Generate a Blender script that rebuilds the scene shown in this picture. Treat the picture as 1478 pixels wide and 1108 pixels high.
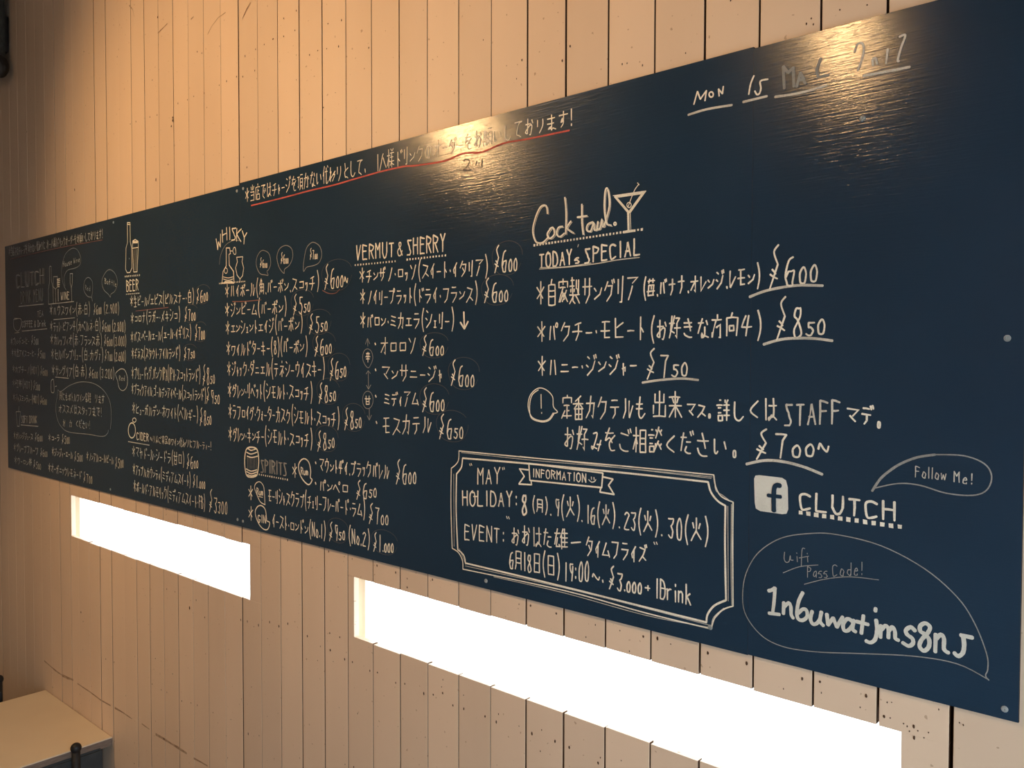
import bpy, bmesh, math, random
import numpy as np
from mathutils import Vector, Matrix
for o in list(bpy.data.objects): bpy.data.objects.remove(o)
random.seed(7)
S = bpy.context.scene; C = S.collection

# ------------------------------------------------------------------ camera
P = 0.0905                                   # width of one plank and its joint, metres
FPX = 1200.0                                 # focal length for a 1478 px wide frame
YAW, PITCH, ROLL = 0.7276639, -0.0284964, 0.0019300
CAM = np.array([22.12661*P, -12.93913*P, 1.98])
def zz(k): return CAM[2] + (k-4.47099)*P
fw = np.array([-math.sin(YAW)*math.cos(PITCH), math.cos(YAW)*math.cos(PITCH), math.sin(PITCH)])
rt = np.array([math.cos(YAW), math.sin(YAW), 0.0]); up = np.cross(rt, fw)
c_, s_ = math.cos(ROLL), math.sin(ROLL)
rt, up = c_*rt + s_*up, -s_*rt + c_*up
cam = bpy.data.cameras.new('camera'); cam.sensor_width = 36.0; cam.lens = FPX/1478*36; cam.clip_start = .02
co = bpy.data.objects.new('camera', cam); C.objects.link(co); S.camera = co
co.matrix_world = Matrix(((rt[0], up[0], -fw[0], CAM[0]), (rt[1], up[1], -fw[1], CAM[1]), (rt[2], up[2], -fw[2], CAM[2]), (0, 0, 0, 1)))
def ray(x, y): return rt*(x-739)/FPX + up*(554-y)/FPX + fw
def on_wall(x, y, yy=0.0):                   # where the sight line of a measured point meets the wall plane
    d = ray(x, y); k = (yy-CAM[1])/d[1]; p = CAM + k*d; return p[0], p[2]
def on_level(x, y, z):
    d = ray(x, y); k = (z-CAM[2])/d[2]; return CAM + k*d

# ------------------------------------------------------------------ world, lamps, exposure
S.view_settings.view_transform = 'Standard'; S.view_settings.look = 'None'
S.view_settings.exposure = -0.16; S.view_settings.gamma = 1.0; S.view_settings.use_curve_mapping = False
w = bpy.data.worlds.new('overcast_sky'); S.world = w; w.use_nodes = True
bg = w.node_tree.nodes['Background']; bg.inputs[0].default_value = (0.80, 0.89, 1.0, 1); bg.inputs[1].default_value = 8.5
SKY_PORTALS = [((2.71, -1.175, 1.40), (0, math.pi/2, 0), 2.1, 1.35)]
for loc, rot, sx, sy in SKY_PORTALS:
    l = bpy.data.lights.new('sky_portal', 'AREA'); l.shape = 'RECTANGLE'; l.size = sx; l.size_y = sy; l.cycles.is_portal = True
    o = bpy.data.objects.new('sky_portal', l); C.objects.link(o); o.location = loc; o.rotation_euler = rot
LAMPS = [  # position, aim, watts, cone degrees, blend
    ((-0.66, -1.50, 3.02), (-0.22, 0.0, 2.38), 84, 96, 1.0),
    ((1.02, -1.50, 3.02), (0.75, 0.0, 2.25), 42, 96, 0.9),
    ((-1.15, -1.50, 3.02), (-1.20, -0.35, 0.7), 72, 62, 0.8),  # added spot, brightens the tabletop and the lower left planks
]
for k, (loc, aim, wt, cone, bl) in enumerate(LAMPS):
    l = bpy.data.lights.new('warm_spotlight', 'SPOT'); l.energy = wt; l.color = (1.0, 0.60, 0.26); l.spot_size = math.radians(cone)
    l.spot_blend = bl; l.shadow_soft_size = 0.045
    o = bpy.data.objects.new('warm_spotlight', l); C.objects.link(o); o.location = loc
    o.rotation_euler = (Vector(aim)-Vector(loc)).to_track_quat('-Z', 'Y').to_euler()
# added warm fill: two unseen point lights, near the ceiling and behind the camera
for loc in ((-0.1, -1.3, 3.25), (1.95, -3.5, 2.5)):
    l = bpy.data.lights.new('ambient_fill', 'POINT'); l.energy = 12; l.color = (1.0, 0.68, 0.42); l.shadow_soft_size = 0.12
    o = bpy.data.objects.new('ambient_fill', l); C.objects.link(o); o.location = loc

# ------------------------------------------------------------------ helpers
def link(name, me, mat=None, parent=None):
    o = bpy.data.objects.new(name, me); C.objects.link(o)
    if mat: me.materials.append(mat)
    if parent: o.parent = parent
    return o
def bm_obj(name, bm, mat, parent=None, smooth=False):
    me = bpy.data.meshes.new(name); bm.normal_update(); bm.to_mesh(me); bm.free()
    if smooth:
        for p in me.polygons: p.use_smooth = True
    return link(name, me, mat, parent)
def box(bm, x0, x1, y0, y1, z0, z1, bev=0.0):
    v = [bm.verts.new((x, y, z)) for x in (x0, x1) for y in (y0, y1) for z in (z0, z1)]
    fs = [(0,1,3,2), (4,6,7,5), (0,4,5,1), (2,3,7,6), (0,2,6,4), (1,5,7,3)]
    f = [bm.faces.new([v[i] for i in q]) for q in fs]
    if bev:
        es = list({e for q in f for e in q.edges}); bmesh.ops.bevel(bm, geom=es, offset=bev, segments=2, affect='EDGES')
def cyl(bm, p0, p1, r0, r1=None, n=16, cap=True):
    r1 = r0 if r1 is None else r1
    p0, p1 = Vector(p0), Vector(p1); q = (p1-p0).to_track_quat('Z', 'Y').to_matrix()
    a = [bm.verts.new(p0 + q @ Vector((r0*math.cos(t*2*math.pi/n), r0*math.sin(t*2*math.pi/n), 0))) for t in range(n)]
    b = [bm.verts.new(p1 + q @ Vector((r1*math.cos(t*2*math.pi/n), r1*math.sin(t*2*math.pi/n), 0))) for t in range(n)]
    for i in range(n): bm.faces.new((a[i], a[(i+1) % n], b[(i+1) % n], b[i]))
    if cap: bm.faces.new(a[::-1]); bm.faces.new(b)
def tube(bm, pts, r, n=12):
    for a, b in zip(pts, pts[1:]): cyl(bm, a, b, r, n=n)
    for p in pts[1:-1]: bmesh.ops.create_uvsphere(bm, u_segments=n, v_segments=8, radius=r, matrix=Matrix.Translation(p))
def lathe(bm, prof, cx, cy, n=24):
    rings = [[bm.verts.new((cx+r*math.cos(t*2*math.pi/n), cy+r*math.sin(t*2*math.pi/n), z)) for t in range(n)] for r, z in prof]
    for a, b in zip(rings, rings[1:]):
        for i in range(n): bm.faces.new((a[i], a[(i+1) % n], b[(i+1) % n], b[i]))
def empty(name, loc, label, cat, group=None):
    o = bpy.data.objects.new(name, None); C.objects.link(o); o.location = loc; o.empty_display_size = .1
    o['label'] = label; o['category'] = cat
    if group: o['group'] = group
    bpy.context.view_layer.update(); return o
def adopt(child, parent):                    # keep world placement of a mesh modelled in world coordinates
    child.parent = parent; child.matrix_parent_inverse = Matrix.Translation(parent.location).inverted()
def structure(o, label=None):
    o['kind'] = 'structure'
    if label: o['label'] = label
    return o

# ------------------------------------------------------------------ materials
def mat(name, col, rough=.6, spec=.5, metal=0.0):
    m = bpy.data.materials.new(name); m.use_nodes = True; b = m.node_tree.nodes['Principled BSDF']
    b.inputs['Base Color'].default_value = (*col, 1); b.inputs['Roughness'].default_value = rough
    b.inputs['Specular IOR Level'].default_value = spec; b.inputs['Metallic'].default_value = metal
    return m, m.node_tree, b
def noise(nt, scale, stretch=(1, 1, 1), detail=4, rough=.5):
    tc = nt.nodes.new('ShaderNodeTexCoord'); mp = nt.nodes.new('ShaderNodeMapping'); n = nt.nodes.new('ShaderNodeTexNoise')
    mp.inputs['Scale'].default_value = stretch; n.inputs['Scale'].default_value = scale
    n.inputs['Detail'].default_value = detail; n.inputs['Roughness'].default_value = rough
    nt.links.new(tc.outputs['Object'], mp.inputs[0]); nt.links.new(mp.outputs[0], n.inputs[0]); return n
def ramp(nt, src, stops):
    r = nt.nodes.new('ShaderNodeValToRGB'); e = r.color_ramp.elements
    e[0].position, e[0].color = stops[0][0], (*stops[0][1], 1); e[1].position, e[1].color = stops[-1][0], (*stops[-1][1], 1)
    for p, c in stops[1:-1]:
        q = e.new(p); q.color = (*c, 1)
    nt.links.new(src, r.inputs[0]); return r
def bump(nt, b, src, strength, dist=.001):
    n = nt.nodes.new('ShaderNodeBump'); n.inputs['Strength'].default_value = strength; n.inputs['Distance'].default_value = dist
    nt.links.new(src, n.inputs['Height']); nt.links.new(n.outputs[0], b.inputs['Normal']); return n

# painted planks: cream paint, faint long grain, small dirt specks, a slight difference from board to board
PM, nt, b = mat('painted_plank', (.74, .62, .50), .48, .35)
n1 = noise(nt, 3.0, (1, 1, .35), 5); r1 = ramp(nt, n1.outputs[0], [(.3, (.700, .535, .400)), (.7, (.780, .605, .460))])
oi = nt.nodes.new('ShaderNodeObjectInfo'); hsv = nt.nodes.new('ShaderNodeHueSaturation')
mr = nt.nodes.new('ShaderNodeMapRange'); mr.inputs['To Min'].default_value = .94; mr.inputs['To Max'].default_value = 1.05
nt.links.new(oi.outputs['Random'], mr.inputs[0]); nt.links.new(mr.outputs[0], hsv.inputs['Value']); nt.links.new(r1.outputs[0], hsv.inputs['Color'])
n2 = noise(nt, 95, (1, 1, 1), 1); r2 = ramp(nt, n2.outputs[0], [(.245, (.42, .30, .20)), (.275, (1, 1, 1))])
mx = nt.nodes.new('ShaderNodeMix'); mx.data_type = 'RGBA'; mx.blend_type = 'MULTIPLY'; mx.inputs['Factor'].default_value = .55
nt.links.new(hsv.outputs[0], mx.inputs['A']); nt.links.new(r2.outputs[0], mx.inputs['B']); nt.links.new(mx.outputs['Result'], b.inputs['Base Color'])
n3 = noise(nt, 30, (1, 1, .08), 4); bump(nt, b, n3.outputs[0], .25, .001)

BACKM, nt, b = mat('raw_wood_backing', (.10, .05, .028), .9, .1)
n1 = noise(nt, 12, (1, 1, .2)); r1 = ramp(nt, n1.outputs[0], [(.3, (.07, .032, .016)), (.7, (.13, .065, .035))]); nt.links.new(r1.outputs[0], b.inputs['Base Color'])

# blackboard: navy black satin coating with fine horizontal roller streaks
BBM, nt, b = mat('blackboard_coating', (.012, .023, .036), .16, .5)
n1 = noise(nt, 2.2, (1, 1, 1), 5); r1 = ramp(nt, n1.outputs[0], [(.3, (.0130, .033, .063)), (.7, (.0170, .043, .080))]); nt.links.new(r1.outputs[0], b.inputs['Base Color'])
n2 = noise(nt, 46, (.42, 1, 9), 3, .6); n4 = noise(nt, 3.2, (1, 1, 1.3), 2)
ad = nt.nodes.new('ShaderNodeMath'); ad.operation = 'MULTIPLY_ADD'; ad.inputs[1].default_value = 2.0
nt.links.new(n4.outputs[0], ad.inputs[0]); nt.links.new(n2.outputs[0], ad.inputs[2])
bump(nt, b, ad.outputs[0], .42, .0005)
r3 = ramp(nt, n1.outputs[0], [(.3, (.135,)*3), (.7, (.185,)*3)]); nt.links.new(r3.outputs[0], b.inputs['Roughness'])
BEM, nt, b = mat('board_plywood_edge', (.055, .035, .022), .75, .3)
n1 = noise(nt, 60, (1, 1, 8)); r1 = ramp(nt, n1.outputs[0], [(.35, (.035, .022, .015)), (.65, (.09, .055, .033))]); nt.links.new(r1.outputs[0], b.inputs['Base Color'])

def chalk(name, col, thin):
    m, nt, b = mat(name, col, .72, .25)
    n = noise(nt, 420, (1, 1, 1), 3, .7); n5 = noise(nt, 22, (1, 1, 1), 2)
    m1 = nt.nodes.new('ShaderNodeMath'); m1.operation = 'MULTIPLY'; nt.links.new(n.outputs[0], m1.inputs[0]); nt.links.new(n5.outputs[0], m1.inputs[1])
    r = ramp(nt, m1.outputs[0], [(.10, tuple(c*thin for c in col)), (.30, col)]); nt.links.new(r.outputs[0], b.inputs['Base Color'])
    return m
CH = {
    'w': chalk('white_chalk_marker', (.90, .86, .74), .7),
    'm': chalk('worn_white_chalk', (.66, .64, .57), .6),
    'g': chalk('grey_faint_chalk', (.34, .345, .33), .6),
    'f': chalk('very_faint_chalk', (.085, .085, .088), .7),
    'r': chalk('red_chalk_marker', (.62, .13, .11), .45),
    'e': chalk('thick_chalk_layer', (.70, .71, .66), .8),
    'd': chalk('dusty_red_chalk', (.27, .12, .10), .5),
}
KM = BBM

# ------------------------------------------------------------------ setting: plank wall with two slot windows
ZF, ZC = 0.0, 3.45
XL, XR, YB = -2.7, 2.6, -4.2
# measured joint positions (picture x at picture y) -> metres along the wall
meas = [(13.5, 870), (24.4, 870), (36, 870), (48.7, 870), (61.4, 880), (74.6, 890), (88.6, 900), (103.2, 900), (114.4, 900), (129.8, 900), (145.4, 900), (162.1, 900),
        (179.9, 900), (198.2, 920), (217.2, 950), (237.2, 950), (258, 950), (279.4, 950), (302.5, 1090), (326.6, 1090),
        (351.8, 1108), (378.5, 1108), (406.8, 1108), (437.2, 1108), (469.5, 1108), (503, 1108), (539, 1108), (577.9, 1108), (617.7, 1108), (662, 1108), (708, 1100), (759, 1100),
        (813, 1100), (872.7, 1100), (938, 1100), (1008.5, 1100), (1087, 950), (1173.4, 990), (1267, 1010), (1373, 1050)]
joints = [on_wall(x, y)[0] for x, y in meas]
while joints[0] > XL+.12: joints.insert(0, joints[0]-P)
while joints[-1] < XR-.12: joints.append(joints[-1]+P)
gapw = {}                                    # joint widths in metres by picture x
WIDE = {1373: .0052, 1267: .0036, 1173.4: .0030, 1087: .0030, 1008.5: .0040, 938: .0026, 872.7: .0034, 813: .0036, 759: .0036, 708: .0016, 662: .0024, 617.7: .0022, 577.9: .0030,
        539: .0020, 503: .0026, 469.5: .0036, 437.2: .0040, 406.8: .0020, 378.5: .0022, 351.8: .0042, 326.6: .0012, 302.5: .0030, 279.4: .0012, 258: .0036, 237.2: .0016, 217.2: .0036,
        198.2: .0016, 179.9: .0014, 162.1: .0046, 145.4: .0030, 129.8: .0012, 114.4: .0034, 103.2: .0018, 88.6: .0026, 74.6: .0014, 61.4: .0026, 48.7: .0008, 36: .0008, 24.4: .0014, 13.5: .0016}
for (x, y) in meas: gapw[round(on_wall(x, y)[0], 4)] = WIDE[x]
W1 = (on_wall(102.8, 745)[0], on_wall(360.5, 820)[0], zz(-1.078)+.0, zz(.46)); W2 = (on_wall(511, 870)[0], on_wall(1300.5, 1080)[0], zz(-1.08), zz(.43))
def zat(x, y): return on_wall(x, y)[1]
W1 = (W1[0], W1[1], (zat(103, 774)+zat(360, 864.5))/2, (zat(103, 716.5)+zat(361, 783))/2)
W2 = (W2[0], W2[1], (zat(511, 919.5)+zat(870, 1048))/2, (zat(511, 833)+zat(1087, 995))/2)
def holes_for(x0, x1):                       # pieces of one plank once the window slots are cut out
    cuts = [wd for wd in (W1, W2) if wd[1] > x0+.001 and wd[0] < x1-.001]
    if not cuts: return [(x0, x1, ZF, ZC)]
    a, b_, z0, z1 = cuts[0]; out = [(x0, x1, ZF, z0), (x0, x1, z1, ZC)]
    if a > x0: out.append((x0, a, z0, z1))
    if b_ < x1: out.append((b_, x1, z0, z1))
    return out
wall = bm = bmesh.new()
TB = .024
TB = .012
O1 = (W1[0]-.40, W1[1]+.10, W1[2]-.075, W1[3]+.02); O2 = (W2[0]-.20, W2[1]+.045, W2[2]-.075, W2[3]+.02)   # openings in the backing are wider than the slots
segs = [(XL, O1[0], ZF, ZC), (O1[0], O1[1], ZF, O1[2]), (O1[0], O1[1], O1[3], ZC), (O1[1], O2[0], ZF, ZC), (O2[0], O2[1], ZF, O2[2]), (O2[0], O2[1], O2[3], ZC), (O2[1], XR, ZF, ZC)]
for a, b_, z0, z1 in segs: box(bm, a, b_, .014, TB+.014, z0, z1)
wall = structure(bm_obj('wall_back', bm, BACKM), 'plank clad wall painted cream behind the blackboard')
edges = [XL] + joints + [XR]
for i in range(len(edges)-1):
    a, b_ = edges[i], edges[i+1]
    ga = gapw.get(round(a, 4), .0025)/2; gb = gapw.get(round(b_, 4), .0025)/2
    if i == 0: ga = 0
    if i == len(edges)-2: gb = 0
    bm = bmesh.new(); lift = random.uniform(-.0006, .0004)
    for x0, x1, z0, z1 in holes_for(a+ga, b_-gb):
        jz = random.uniform(-.0012, .0012) if (z0 > .1 or z1 < ZC-.1) else 0
        box(bm, x0, x1, lift, .0138, z0 if z0 == ZF else z0+jz, z1 if z1 == ZC else z1+jz)
    es = [e for e in bm.edges if abs(e.verts[0].co.x-e.verts[1].co.x) < 1e-6 and e.verts[0].co.y < .005 and e.verts[1].co.y < .005 and e.calc_length() > .05]
    bmesh.ops.bevel(bm, geom=es, offset=.0005, segments=1, affect='EDGES')
    o = bm_obj('plank', bm, PM, wall); o.data.materials.append(BACKM)
    for p in o.data.polygons:                # the flanks in the joints take the dark backing material
        if abs(p.normal.x) > .95 and min(abs(p.center.x-w_) for w_ in (W1[0], W1[1], W2[0], W2[1])) > .0008: p.material_index = 1

# marks on the paint: nail heads and knots showing through
def Lp(ox, oy, sc, pts): return [(ox+x/sc, oy+y/sc) for x, y in pts]
marks = []
marks += [(x, y, 2.2) for x, y in Lp(300, 760, 3.185, [(153,427),(183,435),(234,452),(285,437),(328,456),(369,445),(459,502),(562,488),(608,507),(564,566),(630,608),(666,621),(746,661),(781,669),(865,716),(907,721),(994,765),(1038,771),(1081,763),(1128,820),(1178,835),(368,62),(779,178),(1034,243),(865,210),(918,278),(557,113),(187,951),(672,1103)])]
marks += [(x, y, 1.3) for x, y in Lp(300, 760, 3.185, [(506,614),(519,549),(1076,735),(1082,702),(1177,773),(918,238),(629,137),(514,93),(665,147),(237,959),(86,960),(92,1061),(25,853),(107,885),(690,857),(632,1091),(1001,966),(1013,1052),(276,513),(213,458),(578,619)])]
marks += [(x, y, 2.4) for x, y in Lp(700, 860, 3.695, [(245,50),(382,92),(252,733),(375,773),(451,806),(605,889),(62,670),(2,640),(922,225),(846,215),(1190,303),(1397,357)])]
marks += [(x, y, 1.3) for x, y in Lp(700, 860, 3.695, [(183,43),(297,826),(617,860),(74,628),(183,692),(992,255),(772,293),(540,218),(728,876),(721,183),(590,153),(304,713)])]
marks += [(x, y, 2.2) for x, y in Lp(1100, 880, 3.91, [(228,387),(328,404),(588,484),(857,655),(859,720),(690,600)])]
marks += [(x, y, 1.1) for x, y in Lp(1100, 880, 3.91, [(122,443),(707,520),(732,520),(833,683),(1115,635),(1137,648),(336,466),(555,548),(998,560),(800,640),(820,655),(880,680),(940,690),(915,720),(724,608)])]
marks += [(x, y, 3.2) for x, y in Lp(0, 0, 3.0775, [(702,77),(768,522),(768,535),(762,561),(694,798),(333,843)])]
marks += [(x, y, 1.9) for x, y in Lp(0, 0, 3.0775, [(877,230),(898,236),(792,459),(862,428),(834,443),(908,414),(975,379),(1008,361),(1052,341),(1080,341),(1133,314),(1137,219),(1175,198),(1215,173),(1090,250),(748,730),(678,356),(667,520),(605,540),(580,551),(699,511),(1098,743),(120,585),(374,230)])]
marks += [(x, y, 1.9) for x, y in Lp(380, 0, 3.079, [(148,48),(142,135),(92,82),(92,162),(44,174),(207,244),(243,225),(283,217),(336,207),(289,106),(349,90),(470,213),(269,478),(1151,267),(1330,270),(1365,206)])]
marks += [(x, y, 1.1) for x, y in Lp(380, 0, 3.079, [(979,178),(322,412),(1127,350),(119,590),(148,245),(148,355)])]
marks += [(x, y, 1.4) for x, y in Lp(800, 0, 5.685, [(726,537),(560,527),(600,520),(1450,5),(1080,437)])]
marks += [(x, y, 1.3) for x, y in Lp(980, 0, 2.968, [(547,103),(568,80),(577,105),(690,43),(807,22),(222,3)])]
marks += [(x, y, 3.4) for x, y in Lp(0, 868, 4.617, [(541,70),(1265,42),(1095,912)])]
marks += [(x, y, 1.8) for x, y in Lp(0, 868, 4.617, [(556,132),(707,382),(762,403),(1366,105),(1037,378),(1114,603),(1076,587),(1213,661),(1275,673),(1317,690),(1016,548),(353,570),(1152,480),(897,1077)])]
marks += [(x, y, 1.8) for x, y in Lp(0, 660, 3.89, [(280,208),(455,868),(1067,845),(1103,800),(938,738),(984,753),(1248,377),(1098,330),(935,291),(843,270)])]
HM, nt, b = mat('nail_rust', (.085, .045, .028), .8, .2)
n1 = noise(nt, 200); r1 = ramp(nt, n1.outputs[0], [(.35, (.05, .025, .015)), (.7, (.14, .08, .05))]); nt.links.new(r1.outputs[0], b.inputs['Base Color'])
bm = bmesh.new()
for x, y, r in marks:
    X, Z = on_wall(x, y); mm = (on_wall(x, y-1)[1]-Z)*1000; r *= .00080+.00022*(mm-.85); e = random.uniform(1.0, 1.9)
    ring = [bm.verts.new((X+r*math.cos(t)*random.uniform(.75, 1.1), -.0010, Z+r*e*math.sin(t)*random.uniform(.75, 1.1))) for t in [k*math.pi/4 for k in range(8)]]
    cen = bm.verts.new((X, -.0014, Z))
    for k in range(8): bm.faces.new((ring[k], ring[(k+1) % 8], cen))
o = bm_obj('nail_heads', bm, HM, wall); o['kind'] = 'stuff'; o['label'] = 'small rusty nail heads and knots scattered over the cream planks'

# glazing behind the slots: timber lining, studs, panes
TRM, nt, b = mat('window_timber_paint', (.74, .66, .54), .5, .4)
n1 = noise(nt, 10, (1, 1, .4)); r1 = ramp(nt, n1.outputs[0], [(.3, (.68, .60, .48)), (.7, (.78, .70, .58))]); nt.links.new(r1.outputs[0], b.inputs['Base Color'])
GLM = bpy.data.materials.new('window_glass'); GLM.use_nodes = True; nt = GLM.node_tree; nt.nodes.remove(nt.nodes['Principled BSDF'])
tr = nt.nodes.new('ShaderNodeBsdfTransparent'); gl = nt.nodes.new('ShaderNodeBsdfGlossy'); gl.inputs['Roughness'].default_value = .02; tr.inputs[0].default_value = (.95, .97, .96, 1)
mxs = nt.nodes.new('ShaderNodeMixShader'); mxs.inputs[0].default_value = .05
nt.links.new(tr.outputs[0], mxs.inputs[1]); nt.links.new(gl.outputs[0], mxs.inputs[2]); nt.links.new(mxs.outputs[0], nt.nodes['Material Output'].inputs[0])
Y0, Y1 = TB+.0145, .115
for n, (a, b_, z0, z1), (p0, p1, py) in ((1, W1, (108.7, 115.2, 745)), (2, W2, (518, 527, 870))):
    (oa, ob, oz0, oz1) = O1 if n == 1 else O2  # the glazed band runs on past the slot, behind the planks
    root = bpy.data.objects.new('window_%d' % n, None); C.objects.link(root); root['kind'] = 'structure'
    root['label'] = 'narrow slot window low in the plank wall, %s' % ('short one at the left' if n == 1 else 'long one at the right')
    def part(name, args, m=TRM):
        bm = bmesh.new()
        for q in args: box(bm, *q)
        return bm_obj(name, bm, m, root)
    part('window_sill', [(oa, ob, Y0, Y1+.05, oz0-.024, oz0)])
    part('window_head', [(oa, ob, Y0, Y1+.02, oz1, oz1+.024)])
    part('window_jamb', [(oa-.02, oa, Y0, Y1+.02, oz0-.024, oz1+.024)]); part('window_jamb', [(ob, ob+.02, Y0, Y1+.02, oz0-.024, oz1+.024)])
    ys = .040; X0 = on_wall(p0, py, ys)[0]; X1 = on_wall(p1, py, ys)[0]
    part('stud', [(X0, X1, ys, ys+.012, oz0, oz1)])
    part('pane', [(oa+.002, (oa+ob)/2-.001, Y1-.004, Y1, oz0, oz1)], GLM); part('pane', [((oa+ob)/2+.001, ob-.002, Y1-.004, Y1, oz0, oz1)], GLM)

# room shell behind the photographer
def shell_mat(name, c0, c1, sc, rough=.7):
    m, nt, b = mat(name, c0, rough, .3); n = noise(nt, sc); r = ramp(nt, n.outputs[0], [(.3, c0), (.7, c1)]); nt.links.new(r.outputs[0], b.inputs['Base Color']); return m
PLM = shell_mat('plaster_wall', (.40, .33, .27), (.44, .37, .30), 4); CLM = shell_mat('ceiling_paint', (.20, .17, .14), (.24, .20, .17), 3); FLM = shell_mat('floor_boards', (.13, .08, .05), (.22, .14, .09), 6, .5)
GRM = shell_mat('pale_concrete', (.62, .62, .60), (.70, .70, .68), 2, .9)
def slab(name, args, m, label):
    bm = bmesh.new()
    for q in args: box(bm, *q)
    return structure(bm_obj(name, bm, m), label)
slab('floor', [(XL-.1, XR+.1, YB-.1, .04, -.1, 0)], FLM, 'dark boarded floor')
slab('ceiling', [(XL-.1, XR+.1, YB-.1, .04, ZC, ZC+.1)], CLM, 'dark painted ceiling')
slab('wall_left', [(XL-.1, XL, YB, .04, 0, ZC)], PLM, 'plain end wall')
slab('wall_front', [(XL-.1, XR+.1, YB-.1, YB, 0, ZC)], PLM, 'plain wall across the room')
dy0, dy1, dz0, dz1 = -1.85, -0.50, .35, 2.45
slab('wall_right', [(XR, XR+.1, YB, dy0, 0, ZC), (XR, XR+.1, dy1, .04, 0, ZC), (XR, XR+.1, dy0, dy1, 0, dz0), (XR, XR+.1, dy0, dy1, dz1, ZC)], PLM, 'end wall with the shop window')
root = bpy.data.objects.new('window_3', None); C.objects.link(root); root['kind'] = 'structure'; root['label'] = 'large shop window in the end wall'
for q in ((XR+.02, XR+.07, dy0, dy1, dz0, dz0+.05), (XR+.02, XR+.07, dy0, dy1, dz1-.05, dz1), (XR+.02, XR+.07, dy0, dy0+.05, dz0+.05, dz1-.05), (XR+.02, XR+.07, dy1-.05, dy1, dz0+.05, dz1-.05), (XR+.02, XR+.07, (dy0+dy1)/2-.025, (dy0+dy1)/2+.025, dz0+.05, dz1-.05)):
    bm = bmesh.new(); box(bm, *q); bm_obj('window_frame', bm, TRM, root)
for y0, y1 in ((dy0+.05, (dy0+dy1)/2-.025), ((dy0+dy1)/2+.025, dy1-.05)):
    bm = bmesh.new(); box(bm, XR+.043, XR+.047, y0, y1, dz0+.05, dz1-.05); bm_obj('pane', bm, GLM, root)
slab('ground', [(-30, 30, .30, 40, -.30, -.12), (XR+.2, 30, -30, .30, -.30, -.12)], GRM, 'pale concrete ground outside the windows')

# ------------------------------------------------------------------ blackboard
BY = -.0070                                  # face of the board; it is screwed flat to the planks
def B(x, y): return on_wall(x, y, BY)
zt = (B(8, 353)[1]+B(708.7, 169.5)[1]+B(1283, 19.4)[1])/3; zb = (B(11, 675)[1]+B(812, 876)[1]+B(1469.5, 1044)[1])/3
bx = [B(9.2, 500)[0], B(348, 500)[0], B(1083.5, 500)[0], B(1471, 1000)[0]]
board = empty('blackboard', ((bx[0]+bx[3])/2, 0, zb), 'long navy black chalkboard menu covered in handwriting, screwed to the cream plank wall', 'blackboard')
def bobj(name, bm, m, parent=board):
    o = bm_obj(name, bm, m); adopt(o, board); return o
tops = [zt-.004, zt+.001, zt-.0015]; bots = [zb, zb, zb+.001]
panels = []
for i in range(3):
    bm = bmesh.new(); box(bm, bx[i]+.0001, bx[i+1]-.0001, BY+.00005*i, -.0018, bots[i], tops[i])
    o = bobj('board_panel', bm, BBM); o.data.materials.append(BEM); panels.append(o)
    for p in o.data.polygons:
        if abs(p.normal.y) < .5: p.material_index = 1
    o['label'] = ['left full panel of the blackboard', 'middle panel of the blackboard', 'narrow end panel at the right of the blackboard'][i]
SCM, nt, b = mat('screw_head_paint', (.30, .33, .34), .45, .5)
n1 = noise(nt, 300); r1 = ramp(nt, n1.outputs[0], [(.3, (.22, .25, .26)), (.7, (.38, .41, .42))]); nt.links.new(r1.outputs[0], b.inputs['Base Color'])
for x, y in ((1454, 488), (1450, 1023), (342, 275.5), (351, 272), (343, 749.5), (350.8, 752), (701.5, 838), (163.8, 320.8), (159.5, 706), (1245, 171), (1025, 905)):
    X, Z = B(x, y); k = 0 if X < bx[1] else 1 if X < bx[2] else 2; r = .0042
    bm = bmesh.new(); y0 = BY
    prof = [(0, -.0016), (r*.25, -.0009), (r*.3, -.0016), (r*.85, -.0011), (r, 0)]
    rings = [[bm.verts.new((X+q*math.cos(t*math.pi/6), y0+h, Z+q*math.sin(t*math.pi/6))) for t in range(12)] for q, h in prof[1:]]
    cv = bm.verts.new((X, y0-.0004, Z))
    for t in range(12): bm.faces.new((cv, rings[0][t], rings[0][(t+1) % 12]))
    for a, b2 in zip(rings, rings[1:]):
        for t in range(12): bm.faces.new((a[t], b2[t], b2[(t+1) % 12], a[(t+1) % 12]))
    bm_obj('screw_head', bm, SCM, panels[k])

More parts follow.
